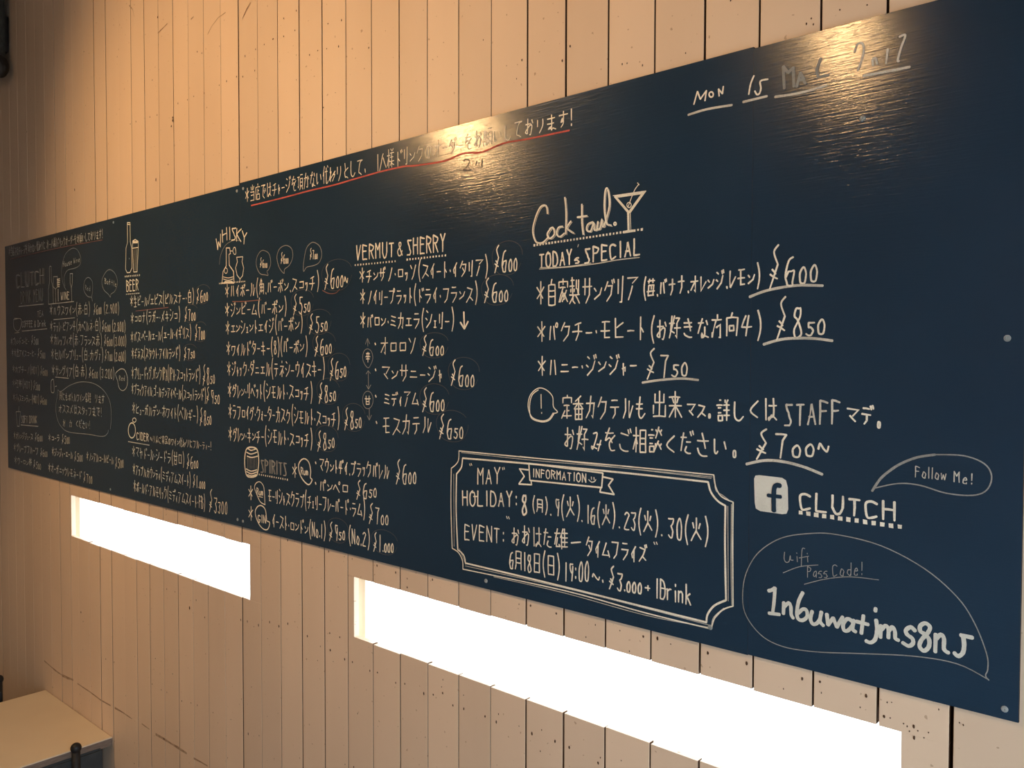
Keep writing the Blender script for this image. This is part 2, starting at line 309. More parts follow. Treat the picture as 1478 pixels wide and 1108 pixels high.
# ------------------------------------------------------------------ chalk pen strokes: a small hand-drawn stroke alphabet on a 10 x 10 grid (x right, y down)
G = {}
def glyphs(t):
    for ln in t.strip().split('\n'):
        k, v = ln.split(' ', 1); G[k] = v.split()
glyphs('''
＊ 5159 1387 8317
ア 119153 544629
イ 712537 5359
ウ 5052 2225 22827649
エ 2282 5258 1898
オ 1393 606958 6318
カ 13837968 504619
キ 1373 1686 4059
ク 4014 42827639
ケ 3014 3393 646539
コ 228288 2888
サ 1393 3036 707649
シ 2041 1435 297692
ス 21826519 5698
セ 149376 303889
ソ 1133 815739
タ 4014 42827639 4466
チ 7122 0585 525639
ツ 1123 4152 816739
テ 2171 1484 545739
ト 4049 4476
ナ 1383 505639
ニ 2272 1888
ネ 5051 238318 5559 6587
ノ 815739
ハ 3229 6279
ヒ 202888 8234
フ 11816739
ヘ 0632 3298
ホ 1292 5059 3518 7498
マ 119155 3578
ミ 2182 2475 1788
ム 501888 7599
メ 8019 3378
モ 2181 1585 414888
ヤ 147376 3049
ユ 227277 1888
ヨ 218188 2585 2888
ラ 2171 14847639
リ 2126 7069 6949
ル 313619 626994
レ 212994
ロ 2228 2282 2888 8288
ワ 1215 12826739
ン 1234 197692
ー 1585
・ 4556
, 4859
、 4658
。 ~375756483736
お ~1363 ~3038371816446668595849 7183
で ~118152475879 6476 8395
て ~1181523758 5879
は ~2029 4393 ~70774849586799
を 1272 ~40154466 ~83465989
か ~13637858 4019 7294
な 1252 4017 7183 ~64684947595899
い ~12172837 ~7386
わ 2029 ~1333089375956859
り ~2125 ~717549
と 3044 ~8335486889
し ~20275987
の ~52482817 ~17154283866859
す 1292 ~5055364446555739
ま 1282 1575 ~5057382847596899
も ~40375987 1363 1565
く ~712578
た 1252 3018 5484 ~56486989
さ 1383 4066 ~16284979
み ~2151281758 ~5686 8469
こ ~2182 ~16285989
き 1272 1474 4066 ~17285979
に 2029 4282 ~46587888
う 3161 ~14547465 ~657549
る ~21711554758768495767
に 2029 4282 ~46587889
当 5053 2133 8163 1484 8489 1989 2686
店 5051 1292 1219 5356 5474 3639 3989 8986 8636
頂 0242 222817 5191 53579793 5393 5595 6749 8799
代 3015 2329 4383 ~6166698998 8091
人 5142 4209 5398
様 0343 2029 2408 2436 5061 8071 4292 4484 3696 6269 6648 6798
願 0232 1209 2239 1343 1545 0777 5191 5357 5393 9397 5797 5595 6749 8799
角 4014 315153 2383 8389 232719 2585 2787 5358
自 5042 2229 2989 8982 8222 2484 2686
家 5052 1113 1191 9193 2373 5318 44674857 5528 6598 8466
製 1141 0343 2037 1415 4445 6164 8186 8674 0696 4609 3738 3859 5699
苺 1191 3022 7072 2318 2383 8378 0696 1888 5355
好 201647 4009 0343 5181 8163 636958 4595
方 5052 1282 421917 45747969 4555
向 5042 1219 1292 9289 3537 3767 6765 6535
定 5051 1113 1191 9193 2474 5459 5676 3609 1898
番 7022 0393 5159 4315 6395 2529 2989 8985 8525 2787
出 5059 2124 2484 8481 1518 1999 9995
来 1282 3244 7264 1595 5059 5519 5599
詳 2131 0343 1434 1636 1719 1949 4947 4717 6162 8172 5393 5595 5797 7279
相 0343 2029 2408 2436 5159 5999 9991 9151 5494 5696
談 2131 0343 1434 1636 1719 1949 4947 4717 7054 7193 5162 9182 7549 7698 5657 9687
月 2127 2719 2181 8189 2484 2686
日 2129 2989 8981 8121 2585
火 5055 5519 5598 2234 8274
雄 0242 2007 2418 1848 3748 6044 5359 7072 5292 5494 5696 5898 7278
一 1595
辛 5052 2181 3244 7264 1494 2686 5459
甘 0393 2029 7079 2979 2676
赤 2282 5054 1494 4429 6469 2618 8698
白 5042 2229 2989 8982 8222 2585
生 3014 2383 2686 1989 5159
水 5059 0343 430834 8355 5599
紅 3014 1434 4405 2529 0606 5191 7179 4999
茶 1292 3031 7071 5304 5395 1595 4549 2618 7688
口 2228 2888 8882 8222
他 2004 1419 3484 848677 5057 5799 7076
果 2125 2585 8581 8121 5059 1696 5518 5698
実 5051 1113 1191 9193 2474 2676 1898 5356 5619 5698
白 5042 2229 2989 8982 8222 2585
各 4015 4171 7138 3698 3639 3979 7976
種 3010 0343 2029 2408 2436 5191 5393 9396 5696 7079 4999
ん ~50194656678893
A 194179 2666
B 1019 ~1051731444 ~1454766819
C ~724112162949 4978
D 1019 ~1041737668 ~687939190 
E 1019 1071 1464 1979
F 1019 1071 1464
G ~724112162959 5976 7646
H 1019 7079 1474
I 4049
J 7076 ~76684929
K 1019 7014 1479
L 1019 1979
M 191034707 7079 3470
N 1910 1079 7970
O ~4012162949687672614
P 1019 ~1050727354 5414
R 1019 ~1050727354 5414 3479
S ~7241213456776849 ~4919 
T 1171 4149
U 1016 ~1639596876 7670
V 1039 3970
W 1029 2944 4469 6980
X 1079 7019
Y 1044 7044 4449
Z 10701979
& ~7949311041434316293949
a ~7454351729486774 7479
b 1019 ~155464676829 2918
c ~74442617295978
d 7079 ~7454351729486774
e ~16666444251729596877
f ~71513236 3239 1565
g ~7454351728476774 ~74775928
i 4449 4142
j 5457 ~576829
k 1019 6416 3679
l 4049
m 1419 ~15243539 ~354465 6569
n 1419 ~154465 6569
o ~444517294968765444
r 1419 ~154464
s ~74442516566788 ~786929
t 4049 1464
u 141829 2959 5967 7479
w 142945 4569 6984
0 ~41315161729486775614
1 4049
2 ~12316163451929 2979
3 ~11417163446475684929
4 501676 5059
5 2070 2024 ~24546567493918
6 ~60241517293968766545 4525
7 1171 715349
8 ~52311224566869493725 ~253444527261
9 ~62412134456572 7269
: 4344 4748
. 4849
! 4046 4849
( ~602547698
) ~205457392
/ 8018
+ 4246 1464
~ ~162345567784
¥ ~61435362 6239 3566 3768
" 3032 5052
↓ 5159 3659 7659
、 4658
''')
G['('] = ['~60333669']; G[')'] = ['~30636639']; G['0'] = ['~41222639586663524141'[:21]]
G['0'] = ['~402225386967644240'][:1]; G['O'] = ['~40121639597672614 '.strip()]
G['0'] = ['~5023273969767350']; G['O'] = ['~40121739597774614140']
G['D'] = ['1019', '~1051747759', '5919']; G['6'] = ['~61321628396968755535', '3517']
G['8'] = ['~51312344667859392745636151']; G['9'] = ['~71513133557572', '7269']; G['o'] = ['~44352728496968766544']
G['2'] = ['~12315172631819', '1979']; G['3'] = ['~1141716344', '~446667593918']; G['5'] = ['2171', '2124', '~24546668594918']
G['5'] = ['3181', '3134', '~34547668593918']; G['ハ'] = ['3128', '6178']; G['ケ'] = ['4015', '1585', '6049']; G['S'] = ['~7141213344566768594919']; G['M'] = ['1910', '1044', '4470', '7079']; G['&'] = ['~793331515316295976']; G['¥'] = ['~60414264', '6429', '3556', '2667']; G['＊'] = ['5159', '1377', '8317']
G['a'] = ['~7454352738587674', '7479']; G['e'] = ['~26666554352839596968']; G['b'] = ['1019', '~155565686929', '2918']
G['d'] = ['7079', '~7555352738596977']; G['g'] = ['~7454352738576774', '~74775928']
G['B'] = ['1019', '~1041725334', '1444', '~4475775919']; G['P'] = ['1019', '~1051725414']; G['R'] = ['1019', '~1051725414', '3479']
G['お'] = ['1363', '~30373828175474766959', '7183']; G['白'] = ['5042', '2229', '2989', '8982', '8222', '2585']
G['。'] = ['~3757593937']; G['紅'] = ['3014', '1434', '4405', '2529', '5191', '7179', '4999']; G['種'] = ['3010', '0343', '2029', '2408', '2436', '5191', '5393', '5696', '7079', '4999']
SMALL = dict(zip('ァィゥェォッャュョ', 'アイウエオツヤユヨ'))
VOICED = dict(zip('ガギグゲゴザジズゼゾダヂヅデドバビブベボヴごだどざば', 'カキクケコサシスセソタチツテトハヒフヘホウこたとさは')); SEMI = dict(zip('パピプペポ', 'ハヒフヘホ'))
NARROW = {'・': .42, ',': .34, '、': .4, '。': .6, '(': .5, ')': .5, 'ー': .7, 'ン': .8, ' ': .45, '!': .4, ':': .4, '"': .45, '＊': .95, '.': .3, '~': .9, '¥': 1.0, '1': .38, 'I': .4, 'i': .32, 'l': .32, 'ト': .72, 'イ': .8, 'リ': .75, 'レ': .8, '/': .55}

def strokes_of(ch):
    """list of (points in 0..1, smooth) for one character"""
    sc, ox, oy, extra = 1.0, 0, 0, []
    if ch in SMALL: ch = SMALL[ch]; sc, ox, oy = .62, .1, .38
    elif ch in VOICED: ch = VOICED[ch]; sc, ox, oy = .9, 0, .08; extra = [([(.78, .02), (.86, .2)], False), ([(.94, -.02), (1.02, .15)], False)]
    elif ch in SEMI: ch = SEMI[ch]; sc, ox, oy = .9, 0, .08; extra = [([(.86, .02), (.98, .08), (.92, .24), (.78, .18), (.86, .02)], True)]
    out = []
    for s in G.get(ch, []):
        sm = s[0] == '~'; s = s.lstrip('~')
        pts = [(int(s[i])/9*sc+ox, int(s[i+1])/9*sc+oy) for i in range(0, len(s)-1, 2)]
        if len(pts) > 1: out.append((pts, sm))
    return out + extra

def smooth_pts(pts, n=4):
    if len(pts) < 3: return pts
    q = [pts[0]] + list(pts) + [pts[-1]]
    if abs(pts[0][0]-pts[-1][0])+abs(pts[0][1]-pts[-1][1]) < 1e-9: q[0] = pts[-2]; q[-1] = pts[1]
    out = []
    for i in range(1, len(q)-2):
        p0, p1, p2, p3 = q[i-1:i+3]
        for k in range(n):
            t = k/n
            out.append(tuple(.5*((2*p1[j])+(-p0[j]+p2[j])*t+(2*p0[j]-5*p1[j]+4*p2[j]-p3[j])*t*t+(-p0[j]+3*p1[j]-3*p2[j]+p3[j])*t**3) for j in (0, 1)))
    return out + [pts[-1]]
_lift = [0]
def ribbon(bm, pts, wd, taper=.25):
    """one pen stroke lying on the board: a strip of quads with rounded ends"""
    q = [pts[0]]
    for p in pts[1:]:
        if math.hypot(p[0]-q[-1][0], p[1]-q[-1][1]) > wd*.12: q.append(p)
    if len(q) < 2: q = [q[0], (q[0][0]+wd*.5, q[0][1]-wd*.4)]
    _lift[0] = (_lift[0]+1) % 9; y = BY-.00035-_lift[0]*.00005
    n = len(q); L = []; R_ = []; h = wd/2
    def nrm(a, b):
        d = math.hypot(b[0]-a[0], b[1]-a[1]) or 1; return (-(b[1]-a[1])/d, (b[0]-a[0])/d)
    st = []
    for i in range(n):
        if i == 0: nx, nz = nrm(q[0], q[1]); m = 1
        elif i == n-1: nx, nz = nrm(q[-2], q[-1]); m = 1
        else:
            a = nrm(q[i-1], q[i]); b = nrm(q[i], q[i+1]); nx, nz = a[0]+b[0], a[1]+b[1]; l = math.hypot(nx, nz)
            if l < .5: nx, nz = b; m = 1
            else: nx, nz = nx/l, nz/l; m = min(1.5, 1/max(.4, l/2))
        k = h*m*(1-taper*(i/(n-1))**2*.8)*random.uniform(.93, 1.05)
        st.append((q[i], nx*k, nz*k))
    d0 = nrm(q[0], q[1]); d1 = nrm(q[-2], q[-1])
    s0 = ((q[0][0]-d0[1]*h*.6, q[0][1]+d0[0]*h*.6), d0[0]*h*.5, d0[1]*h*.5); s1 = ((q[-1][0]+d1[1]*h*.5, q[-1][1]-d1[0]*h*.5), d1[0]*h*.4, d1[1]*h*.4)
    st = [s0]+st+[s1]
    m_ = len(st); vs = [(bm.verts.new((p[0]+a, y-.00012*i/m_, p[1]+b)), bm.verts.new((p[0]-a, y-.00012*i/m_, p[1]-b))) for i, (p, a, b) in enumerate(st)]
    for (a, b), (c, d) in zip(vs, vs[1:]): bm.faces.new((a, b, d, c))

NLINE = [0]
def chalk_obj(name, bm, col, label=None, m=None):
    o = bobj(name, bm, m or CH[col])
    if label: o['label'] = label
    NLINE[0] += 1; return o
def glyph(bm, ch, org, ux, uz, wd):
    """org = baseline corner, ux/uz = cell axes in board metres"""
    for pts, sm in strokes_of(ch):
        pts = smooth_pts(pts) if sm else pts
        if not sm and len(pts) == 2:             # a hand never draws a ruled line
            (a, b), (c, d) = pts; k = random.uniform(-.03, .03); pts = [(a, b), ((a+c)/2+k*(b-d), (b+d)/2+k*(c-a)), (c, d)]
        ribbon(bm, [(org[0]+ux[0]*x+uz[0]*(1-y), org[1]+ux[1]*x+uz[1]*(1-y)) for x, y in pts], wd)
SHRINK = {'ン': (.15, .58), 'ニ': (.2, .5), 'コ': (.12, .6), 'エ': (.12, .62), 'ロ': (.12, .68), 'ー': (.1, .7), 'ミ': (.08, .8), 'ュ': (0, .9), 'ム': (.05, .75)}
def adv(ch):
    if ch in SMALL: return .62
    if ch in NARROW: return NARROW[ch]
    if ord(ch) < 128: return .62
    return 1.0
def text(s, x0, y0, x1, y1, h, w=2.7, col='w', label=None, name='chalk_line', bm=None, h1=None, slant=.0, jit=.04):
    own = bm is None; bm = bm or bmesh.new()
    a, b = B(x0, y0), B(x1, y1); H = B(x0, y0-h)[1]-a[1]; H1 = (B(x1, y1-h1)[1]-b[1]) if h1 else H
    tot = sum(adv(c) for c in s); t = 0
    for c in s:
        k = adv(c); f = t/tot; X = a[0]+(b[0]-a[0])*f; Z = a[1]+(b[1]-a[1])*f; hh = H+(H1-H)*f
        ux = ((b[0]-a[0])*k/tot*(.84 if ord(c) > 127 else .95), (b[1]-a[1])*k/tot*.84); j = random.uniform(-jit, jit)
        lo, tall = 0, 1
        if c in '()': lo, tall = -.2, 1.42
        if c == '＊': lo, tall = .05, .8
        if ord(c) > 0x4e00 or c in '当': tall = 1.1
        if 0x3040 < ord(c) < 0x30ff and c not in 'ー・': tall = random.uniform(.88, 1.05)
        if c in SHRINK: lo, tall = SHRINK[c]
        Z += hh*(lo+j)
        glyph(bm, c, (X, Z), ux, (slant*hh+random.uniform(-.02, .02)*hh, hh*tall), w*.001)
        t += k
    if own: return chalk_obj(name, bm, col, label)
def price(s, x0, y0, x1, y1, h, w=2.7, col='w', k1=.86, k2=.42, ring=True):
    bm = bmesh.new(); a, b = B(x0, y0), B(x1, y1); H = B(x0, y0-h)[1]-a[1]
    W = ['¥']+list(s); ad_ = [1.05, .8]+[.62 if c != ',' else .25 for c in s[1:]]; tot = sum(ad_); t = 0; first = True
    for i, c in enumerate(W):
        k = ad_[i] if i < len(ad_) else .6; f = t/tot; X = a[0]+(b[0]-a[0])*f; Z = a[1]+(b[1]-a[1])*f
        ux = ((b[0]-a[0])*k/tot*.95, 0); hh = H if i == 0 else H*k1 if i == 1 else H*k2
        if c == '~': hh = H*.5
        glyph(bm, c, (X, Z), ux, (.02*hh, hh), w*.00105); t += k
    chalk_obj('chalk_price', bm, col)
    if ring:                                     # the faint loop drawn round the price
        bm = bmesh.new(); cx = (a[0]+b[0])/2+.004; cz = (a[1]+b[1])/2+H*.48; rx = (b[0]-a[0])*.60; rz = H*.66; s0 = random.uniform(.1, .6)
        ribbon(bm, [(cx+rx*math.cos(t)*(1+.05*math.sin(3*t)), cz+rz*math.sin(t)*(1+.06*math.cos(2*t))) for t in [s0+k*2*math.pi/28 for k in range(27)]], .0011)
        chalk_obj('chalk_ring', bm, 'f')
def draw(paths, ox, oy, sc, w=2.2, col='w', sm=True, name='chalk_drawing', label=None):
    """paths in the coordinates of a measured detail: origin ox, oy and scale sc"""
    bm = bmesh.new()
    for p in paths:
        pts = [B(ox+p[i]/sc, oy+p[i+1]/sc) for i in range(0, len(p)-1, 2)]
        ribbon(bm, smooth_pts(pts, 5) if sm else pts, w*.001, .1)
    return chalk_obj(name, bm, col, label)
def dots(x0, y0, x1, y1, n, size=4.2, col='w'):
    bm = bmesh.new(); a, b = B(x0, y0), B(x1, y1)
    for i in range(n):
        X = a[0]+(b[0]-a[0])*i/(n-1); Z = a[1]+(b[1]-a[1])*i/(n-1); s = size*.0005*random.uniform(.85, 1.1)
        v = [bm.verts.new((X+s*random.uniform(.85, 1.1)*p, BY-.0005, Z+s*q*random.uniform(.85, 1.1))) for p, q in ((-1, -1), (1, -1), (1, 1), (-1, 1))]; bm.faces.new(v)
    chalk_obj('chalk_dots', bm, col)['kind'] = 'stuff'
def ell(cx, cy, rx, ry, a0=0, n=16, turns=1.0): return [v for k in range(n+1) for v in (cx+rx*math.cos(a0+k*2*math.pi*turns/n), cy+ry*math.sin(a0+k*2*math.pi*turns/n))]
def shift(p, dx, dy): return [v+(dx if i % 2 == 0 else dy) for i, v in enumerate(p)]

# --- notice along the top
text('＊当店ではチャージを頂かない代わりとして、', 354, 292, 530, 250.5, 20, 2.4, label='chalk notice along the top edge of the middle panel')
text('1人様ドリンクのオーダーをお願いしております!', 544, 247, 829, 180, 24, 2.4, h1=24)
draw([[65,445,200,412,300,385,400,362,500,333,600,305,690,285,740,281,860,262,930,232,1010,226,1100,190,1200,172,1370,137]], 340, 140, 2.842, 3.4, 'r', label='red chalk underline of the notice')
draw([[935,262,945,255,960,262,950,285,935,300,965,298],[990,262,985,280],[1012,255,1010,290]], 340, 140, 2.842, 2.0, 'f', name='chalk_ghost')
# --- date
K = (980, 0, 2.968)
draw([[65,447,80,392],[80,392,92,425],[92,425,118,388],[118,388,112,432],[170,382,173,412],[170,382,187,402],[187,402,191,370]], *K, 2.6, sm=False, label='chalk date at the top right')
draw([ell(139,405,9,11,.5)], *K, 2.6)
draw([[322,325,308,360,300,405],[382,340,350,348,352,378,346,400,335,405,326,390]], *K, 2.7)
draw([[40,492,120,468,228,450],[275,437,378,412],[412,415,520,398,635,365],[790,325,900,305,990,287]], *K, 3.6, 'm')
draw([[447,285,452,380],[447,285,468,312],[468,312,490,290],[490,290,493,372],[505,372,521,312],[521,312,542,358],[510,345,538,338],[608,250,590,300,598,330,640,322]], *K, 4.6, 'g', sm=False)
draw([[752,225,765,190,785,185,792,210,785,250,766,302],[832,280,830,255,842,250,850,275],[895,210,888,272],[945,158,970,152,952,205,938,258,945,262]], *K, 3.0, 'm')
# --- cocktail heading
F = (760, 260, 3.213)
cock = [[98,155,92,120,66,124,42,175,30,235,44,284,74,290,104,262], [112,225,97,250,109,270,130,250,124,220,108,226], [168,215,148,220,140,248,155,262,176,246], [178,80,184,150,182,250], [206,190,188,220,204,236,220,246],
        [257,112,258,200,264,252], [236,172,282,165], [308,194,285,205,280,230,298,236,312,198,316,230,330,228], [332,192,328,224,342,222,350,182,354,214,362,212], [360,214,385,120,378,44,366,50,362,130,372,198,394,210]]
draw(cock, *F, 3.3, label='large cursive chalk heading above the specials')
draw([shift(p, 6, 4) for p in cock], *F, 1.3, 'm')
draw([ell(411,202,5,6)], *F, 3.0)
draw([[410,75,545,55],[545,55,475,150],[475,150,410,75],[472,150,474,236],[450,241,497,234]], *F, 4.4, sm=False, label='chalk drawing of a cocktail glass with an olive')
draw([[402,72,555,50],[555,50,482,152],[482,152,485,232],[422,80,530,64]], *F, 1.3, sm=False); draw([ell(476,115,10,12),[472,122,500,50,522,18],[515,12,523,22]], *F, 1.6)
dots(771.5, 354, 926.5, 331, 34, 4.0)
text("TODAY", 778, 386.5, 828, 381, 21, 3.4, jit=0); text("s", 829, 380, 838, 379, 13, 3.0, jit=0); text("SPECIAL", 843, 380, 927, 366.5, 22, 3.5, h1=24, jit=0, label='bold chalk capitals of the specials heading')
draw([[242,298,238,310],[60,412,200,402,330,386,420,370,525,358],[64,405,180,402,300,384]], *F, 1.7, 'm')
# --- specials
text('＊自家製サングリア', 774, 441, 923, 433, 33, 2.8); text('(苺,バナナ,オレンジ,レモン)', 928, 430, 1099, 410, 24, 2.7)
price('600', 1106, 417, 1183, 403, 62, 2.8, k1=.72, k2=.36, ring=False); draw([[1035,541,1120,510,1250,488,1375,489]], *F, 4.0, 'm')
text('＊パクチー・モヒート', 775, 494, 934, 489, 29, 2.8, h1=32); text('(お好きな方向ケ)', 938, 489, 1102, 484, 28, 2.8)
price('850', 1116, 491, 1194, 479, 62, 2.8, k1=.74, k2=.32, ring=False); draw([[1100,215,1180,192,1260,186,1340,188,1420,198]], 760, 430, 3.213, 4.0, 'm')
text('＊ハニー・ジンジャー', 776, 543, 922, 540, 28, 2.8); price('750', 930, 547, 995, 540, 44, 2.8, k1=.8, k2=.4, ring=False); draw([[538,392,620,380,720,373,798,380]], 760, 430, 3.213, 3.8, 'm')
Hh = (750, 540, 2.687)
draw([[131,150,112,175,82,180,48,165,34,125,42,82,70,55,100,58,128,85,132,125,148,146,130,152],[136,150,115,178,84,184,46,168,40,120,50,80,74,60]], *Hh, 2.0, label='chalk speech ring with an exclamation mark'); draw([[84,78,85,132],[86,148,86,152]], *Hh, 2.4, sm=False)
text('定番カクテルも', 811, 604, 936, 603, 30, 2.8); text('出来', 941, 602, 988, 603, 33, 2.8); text('マス。', 991, 601, 1030, 602, 19, 2.8); text('詳しくは', 1035, 606, 1125, 606, 30, 2.8)
text('STAFF', 1131, 614, 1217, 612, 33, 3.1, 'm'); text('マデ。', 1221, 608, 1277, 617, 24, 2.8, h1=32)
text('お好みをご相談ください。', 814, 647, 1070, 659, 30, 2.8); price('700~', 1086, 662, 1199, 654, 44, 3.0, k1=.85, k2=.36, ring=False)
draw([[880,348,950,334,1020,338,1100,358,1175,388]], *Hh, 4.2, 'm')
# --- vermouth
text('VERMUT', 514, 375.5, 571, 370, 21, 3.6, jit=0, label='bold chalk capitals of the vermouth and sherry heading'); text('&', 573.5, 368.5, 583.5, 368, 20, 3.2, jit=0); text('SHERRY', 587, 368, 645, 362.5, 23, 3.6, h1=26, jit=0)
dots(513, 382.5, 570.5, 377, 15, 4.2); dots(588, 374.5, 643, 368.5, 14, 4.2)
text('＊チンザノ・ロッソ(スイート・イタリア)', 519, 408, 706, 396, 21, 2.7); price('600', 712, 394, 748, 389, 39)
text('＊ノイリープラット(ドライ・フランス)', 520, 439, 691, 435, 21, 2.7); price('600', 697, 437, 735, 433.5, 35)
text('＊バロン・ミカエラ(シェリー)', 520, 474, 657, 473, 22, 2.8); draw([[965,740,970,875],[937,825,970,878],[1000,818,970,878]], 500, 320, 5.685, 4.0, sm=False, name='chalk_arrow')
text('オロロソ', 549, 512, 603, 510, 24, 2.8); price('600', 608, 513, 642, 511.5, 29)
text('マンサニージャ', 551, 549, 642, 552, 24, 2.8); price('600', 649, 556, 686, 557.5, 37)
text('ミディアム', 554, 586, 606, 586, 22, 2.8); price('600', 608, 594, 643, 591, 35)
text('モスカテル', 552, 627, 625, 624, 27, 2.8); price('650', 632, 633, 670, 631, 36)
V = (500, 460, 5.685)
draw([[236,200,241,212],[239,412,244,426],[240,628,246,642],[246,842,252,858]], *V, 4.0, sm=False, name='chalk_dots')
draw([[175,160,178,225],[158,208,175,162],[192,205,175,162],[180,425,183,575],[163,452,180,425],[198,448,180,425],[166,545,183,577],[202,542,183,577],[190,738,190,830],[173,795,190,830],[208,790,190,830]], *V, 1.5, 'g', sm=False, name='chalk_arrow')
draw([[180,402,150,370,134,320,146,265,176,246,206,268,218,320,204,368,180,402], ell(177,665,43,72)], *V, 1.4, 'g')
text('辛', 527.5, 523, 536, 523, 13, 2.4); text('甘', 527, 583.5, 536.5, 583.5, 11, 2.4)
# --- whisky
Cc = (300, 320, 5.036); bm = bmesh.new()
for ch, x, y, r in (('W', 64, 212, .42), ('H', 104, 152, .18), ('I', 140, 138, .08), ('S', 168, 135, 0), ('K', 205, 140, -.15), ('Y', 242, 152, -.32)):
    a = B(300+x/5.036, 320+y/5.036); hz = B(300+x/5.036, 320+(y-92)/5.036)[1]-a[1]; wx = .034
    glyph(bm, ch, a, (wx*math.cos(r), wx*math.sin(r)), (-hz*math.sin(r)*.35, hz*math.cos(r)), .0036)
chalk_obj('chalk_heading', bm, 'w', 'arched chalk capitals above the whisky drawing')
draw([[85,310,95,240,130,170,190,135,240,140]], *Cc, 1.2, 'g')
draw([[135,190,135,320,112,362,104,445],[104,445,192,445],[192,445,188,360,157,315,155,238,166,230,160,190,135,190]], *Cc, 3.0, sm=False, label='chalk drawing of a whisky flask and a tulip glass')
draw([ell(133,355,11,20),[112,400,150,408,186,400],[112,415,150,425,186,415],[190,188,200,190,205,230,192,235,183,212,190,188],[165,212,183,212]], *Cc, 2.0)
draw([[210,258,256,254],[211,258,216,290,203,335,214,388,235,415,254,392,262,335,250,290,255,256],[235,415,233,434],[120,440,185,440],[125,433,180,433]], *Cc, 2.4, sm=False)
dots(317, 409, 353.5, 406, 16, 4.0)
draw([[440,388,420,386,380,375,355,320,358,260,385,215,415,210,448,235,459,300,445,345,432,360,440,388],[555,375,520,330,504,255,525,195,570,172,610,195,619,255,595,315,560,345,555,375],[697,360,697,300,715,200,745,158,775,150,815,180,829,240,810,295,770,318,720,330,697,360]], *Cc, 1.8, 'g', label='three chalk speech bubbles above the whisky prices')
price('600', 375, 386, 386.5, 386, 14, 2, ring=False); price('600', 405, 380.5, 417, 379.5, 16, 2, ring=False); price('700', 447, 374.5, 459, 373, 16, 2, ring=False)
text('＊ハイボール(角,バーボン,スコッチ)', 325, 430, 462, 417, 19, 2.7); price('600~', 467, 418, 503, 411, 36)
draw([[180,580,270,578,390,567]], *Cc, 2.2, 'd'); draw([[835,498,880,520,930,518,960,490]], *Cc, 1.8, 'd')
text('＊ジンビーム(バーボン)', 325, 457, 415, 452, 19, 2.7); price('550', 422, 455, 449, 447.5, 30)
text('＊エンシェントエイジ(バーボン)', 326, 483, 438, 477, 19, 2.7); price('550', 445, 482, 474, 475, 29)
text('＊ワイルドターキー(8)(バーボン)', 327, 513, 445, 510, 19, 2.7); price('600', 453, 514, 480, 507.5, 29)
text('＊ジャック・ダニエル(テネシーウイスキー)', 328, 542, 470, 544, 20, 2.7); price('650', 475, 549, 501, 541, 32)
text('＊グレン・リベット(シモルト・スコッチ)', 329, 573, 452, 577, 20, 2.7); price('850', 459, 582, 486, 576, 30)
text('＊ラフロイグ・クォーターカスク(シモルト・スコッチ)', 330, 603, 491, 616, 20, 2.7); price('850', 496, 620, 523, 615, 32)
text('＊グレン・キンチー(シモルト・スコッチ)', 330, 636, 452, 645, 20, 2.7); price('850', 457, 651, 484, 643, 30)
# --- spirits
E_ = (340, 630, 5.279)
draw([[85,95,120,80,160,92,174,130,178,200,168,280,155,300,120,308,88,296,74,240,72,160,85,95]], *E_, 4.2, label='chalk drawing of a barrel')
draw([[85,118,120,132,165,118],[90,148,125,158,170,148],[82,245,120,262,165,252],[84,265,120,282,165,268],[92,290,125,298,158,288],[95,90,120,104,158,92]], *E_, 3.2)
draw([[x,160,x+2,245] for x in range(92,166,11)], *E_, 1.4, 'g')
for dx, cc, ww in ((0, 'g', 3.2), (1.1, 'g', 1.4)): text('SPIRITS', 376+dx, 681, 415+dx, 686.5, 19, ww, cc, jit=0)
dots(374.5, 684.5, 415, 692, 14, 4.2)
def star(x, y, w_=9, h=17): text('＊', x-w_/2, y+h*.5, x+w_/2, y+h*.5, h*1.2, 2.8)
star(426.5, 681); star(363, 714); star(363, 744)
draw([[560,365,520,335,490,280,482,215,505,175,535,170,562,200,574,260,572,310,585,330,560,365]], *E_, 3.4); draw([[228,518,190,495,160,430,146,385,160,352,188,344,214,375,222,430,226,518]], *E_, 2.4)
draw([[240,640,262,655,250,700,225,708,190,680,162,625,152,570,170,532,200,525,228,555,238,620,240,640]], *E_, 3.0)
text('Rum', 434.5, 684.5, 446, 685.5, 10.5, 2.8, jit=0); text('Rum', 370.5, 713.5, 381, 715, 10, 2.4, jit=0); text('GIN', 372.5, 753, 385, 755, 11, 3, jit=0); draw([[175,455,208,462]], *E_, 1.8)
draw([[610,193,614,206],[609,348,614,362]], *E_, 4, sm=False, name='chalk_dots')
text('マウントゲイ,ブラックバレル', 461, 680, 563, 692, 20, 2.8); price('600', 570, 698, 602, 696, 36, ring=False)
text('パンペロ', 461, 709, 505, 713, 19, 2.8); price('650', 513, 720, 545, 715, 28, ring=False)
text('モーリシャスクラブ(チェリーフレーバード・ラム)', 387, 724, 528, 747, 20, 2.7); price('700', 531, 755, 562, 756, 30, ring=False)
text('イースト・ロンドン', 393, 760, 446, 773, 20, 2.7); text('(No.1)', 446, 773, 471, 777, 20, 2.8); price('950', 474, 780, 499, 777, 28); text('(No.2)', 503, 783, 535, 789, 21, 2.8); price('1,000', 538, 795, 569, 796, 28)
